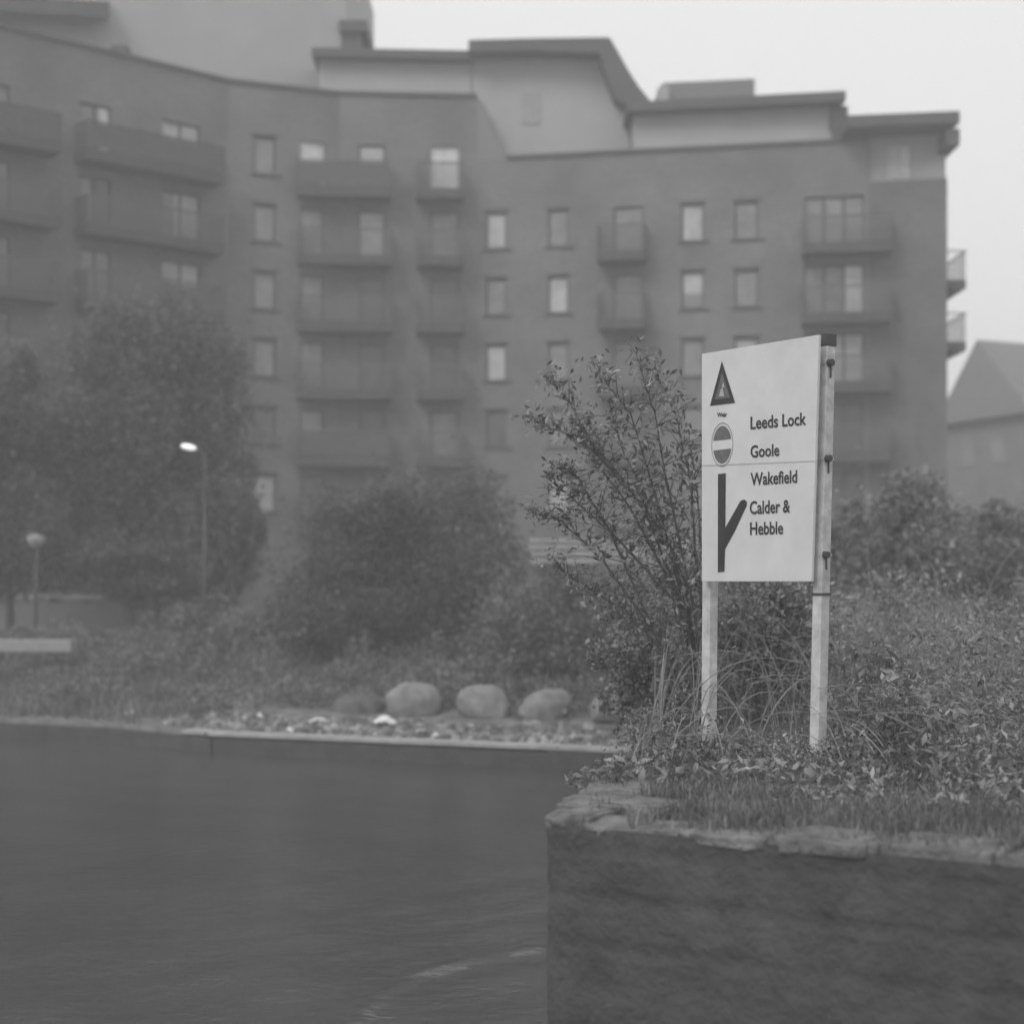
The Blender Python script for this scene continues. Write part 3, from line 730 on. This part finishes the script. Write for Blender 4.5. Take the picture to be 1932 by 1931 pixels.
for _ in range(34000):
    s = RNG.uniform(.05,13.5); d = RNG.uniform(.03,2.1)
    if RNG.random() > np.interp(d,[.1,.5,.9,2.1],[.45,.8,1,.8]): continue
    if mn.noise(Vector((s*1.3,d*1.3,3)))+.15 < RNG.uniform(-.5,.4): continue
    if s < .62 and d < 1.3 and RNG.random() < .93: continue
    q = C0+U*s-NW*d; 
    if q.x < bank_left(max(11.8,q.y))-.1 + (.1 if q.y<12.6 else 0): continue
    G.append((q.x,q.y,-.05))
for _ in range(42000):
    Y = RNG.uniform(7,17); X = RNG.uniform(.3,8); q = Vector((X,Y))-C0
    if q.dot(U) < .62 and Y < 12.4 and RNG.random() < .93: continue
    if X < bank_left(max(11.8,Y))-.05 or q.dot(NW) > -.5 or X > .36*Y+1.2: continue
    G.append((X,Y,-.05))
blades('grass', G, .125, .006, GRASSM, 'rough grass along the top of the quay wall')
G = []
for _ in range(30000):
    X = RNG.uniform(-17,3); e = edge_D(X); t = (5.2 if X > -7 else .25)+13*RNG.random()**.8
    if mn.noise(Vector((X*.6,t*.6,0))) < RNG.uniform(-.5,.3)-.05*t: continue
    G.append((X,e+t,far_h(t,X,e+t)-.02))
blades('grass', G, .32, .016, GRASSM, 'rough grass covering the slope of the far bank')

C = []
sp_ = [(RNG.uniform(-19,3), RNG.uniform(3.2,12), RNG.uniform(.3,1.2), RNG.uniform(.5,1.3)) for _ in range(150)]
for i in range(52000):
    px, tt, pr_, ph = sp_[int(RNG.integers(0,150))]
    a, r_ = RNG.uniform(0,2*math.pi), math.sqrt(RNG.random()); X = px+math.cos(a)*r_*pr_; t = tt+math.sin(a)*r_*pr_
    if t < (1.0 if X < -6 else 4.6): continue
    e = edge_D(X); H = np.interp(t,[1,4,7,12],[.25,.5,.9,1.1])*ph*math.sqrt(max(.05,1-r_*r_*.8))
    C.append((X, e+t, far_h(t,X,e+t)+H*RNG.random()**.8))
tag(leaves_mesh('scrub', C, .12, LEAFM, None, up=.5, asp=.45), 'low tangled scrub spread over the far bank', 'scrub', kind='stuff')
# ------------------------------------------------------------------ boulders, rubble and litter
MOSSY = mat('mossy_stone', .12, var=.4, scale=4, bump=.6, bscale=14)
def boulder(label, cx, cy_top, w_, h_, D, seed, lean=0):
    bm = bmesh.new(); bmesh.ops.create_cube(bm, size=1)
    bmesh.ops.subdivide_edges(bm, edges=list(bm.edges), cuts=11, use_grid_fill=True)
    X = PX(cx,D); W = w_/FPX*D; H = h_/FPX*D; zt = ZY(cy_top,D); z0 = zt-H-.15
    for q in bm.verts:
        c = q.co*2
        # superellipsoid-like rounding with a flattish top
        l = (abs(c.x)**2.5+abs(c.y)**2.5+abs(c.z)**2.5)**(1/2.5); mx = max(abs(c.x),abs(c.y),abs(c.z)); c = c*(mx/l) if l else c
        co = Vector((c.x*W/2*(1+.06*c.z*lean), c.y*.42, (c.z+1)/2*(H+.15)*(1+.12*math.sin(seed*2.1)*c.x)))
        co += mn.noise_vector(co*1.6+Vector((seed*7,0,0)))*.11 + mn.noise_vector(co*4+Vector((seed,0,0)))*.04
        q.co = co
    bmesh.ops.recalc_face_normals(bm, faces=bm.faces)
    me = bpy.data.meshes.new('boulder'); bm.to_mesh(me); bm.free(); me.polygons.foreach_set('use_smooth', [True]*len(me.polygons))
    o = link('boulder', me, MOSSY if seed == 1 else BOULD); o.location = (X, D+.4, z0); o.rotation_euler = (0, (.05,-.07,.04,.09,-.05)[seed-1], RNG.uniform(-.4,.4))
    tag(o, label, 'boulder', 'boulders lined up on the far bank')
boulder('dim rounded boulder, leftmost of the row on the far bank', 672, 1312, 104, 48, 35.6, 1)
boulder('smooth flat topped boulder, second from the left in the far bank row', 785, 1293, 102, 62, 34.8, 2)
boulder('palest domed boulder in the middle of the far bank row', 911, 1297, 106, 66, 34.2, 3)
boulder('boulder with a bright top edge right of the palest domed one', 1024, 1303, 96, 58, 33.9, 4)
boulder('boulder half hidden in leaves at the right end of the row', 1160, 1311, 92, 50, 33.0, 5)
# mounds of earth in front of the boulders
m = MB(); 
def rub(m, X, Y, z, s, r):
    n = len(m.v); k = 7; 
    for j in range(k):
        a = 2*math.pi*j/k; m.v.append((X+math.cos(a)*s*r.uniform(.7,1.3), Y+math.sin(a)*s*r.uniform(.7,1.3), z-.02))
    for j in range(k):
        a = 2*math.pi*j/k+.3; m.v.append((X+math.cos(a)*s*r.uniform(.4,.8), Y+math.sin(a)*s*r.uniform(.4,.8), z+s*r.uniform(.5,.9)))
    for j in range(k): m.f.append((n+j,n+(j+1)%k,n+k+(j+1)%k,n+k+j))
    m.f.append(tuple(n+k+j for j in range(k)))
rr = random.Random(3)
for _ in range(1500):
    X = rr.uniform(-7.5,2.2); e = edge_D(X); t = rr.uniform(.3,3.6); rub(m, X, e+t, far_h(t,X,e+t), rr.choice([.04,.05,.06,.08,.13]), rr)
tag(m.build('rubble', mat('rubble', .2, var=.4, scale=2, island=(.5,1.9))), 'scattered stones and rubble along the water edge of the far bank', 'rubble', kind='stuff')
def litter(label, x, y, w_, h_, D=None, nm='litter', cat='litter'):
    D = D or 3.0*FPX/(y-HOR+2); p = P(x,y,D); W = w_/FPX*D; H = h_/FPX*D
    bm = bmesh.new(); bmesh.ops.create_grid(bm, x_segments=8, y_segments=6, size=.5)
    for q in bm.verts:
        c = q.co; z = H*(.5+.5*math.cos(c.x*5))*(.4+.6*(c.y+.5)) + .03*mn.noise(Vector((c.x*5,c.y*5,x)))
        q.co = Vector((c.x*W*(1-.3*(.5-c.y)), c.y*W*.5, z))
    bmesh.ops.solidify(bm, geom=list(bm.faces), thickness=.012)
    me = bpy.data.meshes.new(nm); bm.to_mesh(me); bm.free()
    o = link(nm, me, PALE); o.location = (p.x, D, max(p.z-.03, -1.42)); tag(o, label, cat)
litter('white crumpled plastic sheet in front of the second boulder', 726, 1361, 46, 14, 33.0, 'plastic_sheet', 'litter')
litter('small white scrap on the kerb below the palest boulder', 822, 1389, 18, 9, 31.2, 'paper_scrap')
litter('white scrap near the left end of the rubble strip', 545, 1383, 20, 9, 32.3, 'paper_scrap')
litter('pale scrap up the slope at the left of the rubble', 490, 1353, 16, 12, 35.0, 'paper_scrap')
litter('faint pale bag on the bank below the street lamp', 245, 1349, 22, 12, 36.4, 'plastic_bag', 'bag')
litter('flat pale board left of the crumpled plastic sheet', 600, 1358, 40, 6, 34.0, 'board', 'board')

# ------------------------------------------------------------------ lamps, low wall, fence
EMI = bpy.data.materials.new('lamp_glow'); EMI.use_nodes = True
b_ = EMI.node_tree.nodes['Principled BSDF']; b_.inputs['Base Color'].default_value = (.8,.8,.8,1); b_.inputs['Emission Color'].default_value = (1,1,1,1); b_.inputs['Emission Strength'].default_value = .9
D = 46
sl_ = empty('street_lamp', (PX(386,D), D, gz(D,-8)), 'street lamp with a glowing white head in front of the dark tree at left', 'street lamp')
LP = mat('lamp_pole', .11, var=.1, rough=.5, metallic=.0)
m = MB(); x = PX(386,D); m.tube([(x,D,-.5),(x,D,ZY(1000,D)),(x,D,ZY(860,D)),(x-.12,D,ZY(850,D)),(x-.3,D,ZY(847,D))], [.08,.06,.045,.03,.03], 8); m.build('pole', LP, sl_, smooth=True)
def lamp_head(x0, x1, y, D, parent, mt):
    bm = bmesh.new(); bmesh.ops.create_uvsphere(bm, u_segments=20, v_segments=12, radius=1)
    W = (x1-x0)/2/FPX*D
    for q in bm.verts: q.co = Vector((PX((x0+x1)/2,D)+q.co.x*W, D+q.co.y*.14, ZY(y,D)+q.co.z*(.075 if q.co.z<0 else .09)-q.co.x*.04))
    me = bpy.data.meshes.new('lamp_head'); bm.to_mesh(me); bm.free(); me.polygons.foreach_set('use_smooth', [True]*len(me.polygons)); link('lamp_head', me, mt, parent)
lamp_head(341, 371, 844, D, sl_, EMI)
D = 48
s2_ = empty('street_lamp', (PX(66,D), D, gz(D,-14)), 'short unlit lamp with a dull conical shade near the left edge', 'street lamp')
m = MB(); x = PX(68,D); m.tube([(x,D,-.5),(x,D,ZY(1030,D))], [.06,.045], 8); m.build('pole', DARKM, s2_, smooth=True)
m = MB(); m.tube([(x,D,ZY(1034,D)),(x,D,ZY(1014,D)),(x,D,ZY(1008,D))], [.12,.3,.06], 14); m.build('lamp_shade', mat('shade', .33, var=.1), s2_, smooth=True)
m = MB(); m.box(PX(-200,56),PX(450,56),56,56.35,-.5,ZY(1130,56)); lw = m.build('garden_wall', mat('low_wall', .16, var=.15, scale=1)); tag(lw, 'long low wall with a paler top crossing the left of the picture', 'wall')
m = MB(); m.box(PX(-200,56),PX(452,56),55.93,56.42,ZY(1130,56)+.002,ZY(1122,56)); m.build('wall_coping', CONC, lw)
m = MB(); m.box(PX(-160,43),PX(134,43),43,43.5,-.27,ZY(1207,43)); tag(m.build('concrete_block', mat('block', .3, var=.15), bevel=.03), 'long pale concrete slab at the left edge below the low wall', 'slab')
# board fence seen through the sapling
D = 31; fn = empty('board_fence', (PX(1160,D), D, 0), 'pale horizontal board fence seen through the leafy sapling', 'fence')
m = MB(); y = 1015; k = 0
while y < 1066:
    z1 = ZY(y,D); m.box(PX(1005,D)+rr.uniform(-.1,.1),PX(1312,D),D,D+.03,z1-.085,z1); y += 13; k += 1
m.build('boards', FENCEM, fn)
for px in (1225,1300):
    m = MB(); m.box(PX(px,D)-.04,PX(px,D)+.04,D+.033,D+.11,-1.5,ZY(1013,D)); m.build('fence_post', FENCEM, fn)

# ------------------------------------------------------------------ haze
m = MB(); m.box(-720,720,-320,920,-5,40)  # haze volume added to lift the blacks, standing in for film fog
hz = bpy.data.materials.new('added_haze'); hz.use_nodes = True; t = hz.node_tree; t.nodes.clear()
pv = t.nodes.new('ShaderNodeVolumePrincipled'); pv.inputs['Color'].default_value = (.93,.93,.93,1); pv.inputs['Density'].default_value = .0036
ou = t.nodes.new('ShaderNodeOutputMaterial'); t.links.new(pv.outputs[0], ou.inputs['Volume'])
tag(m.build('added_haze', hz), kind='stuff')
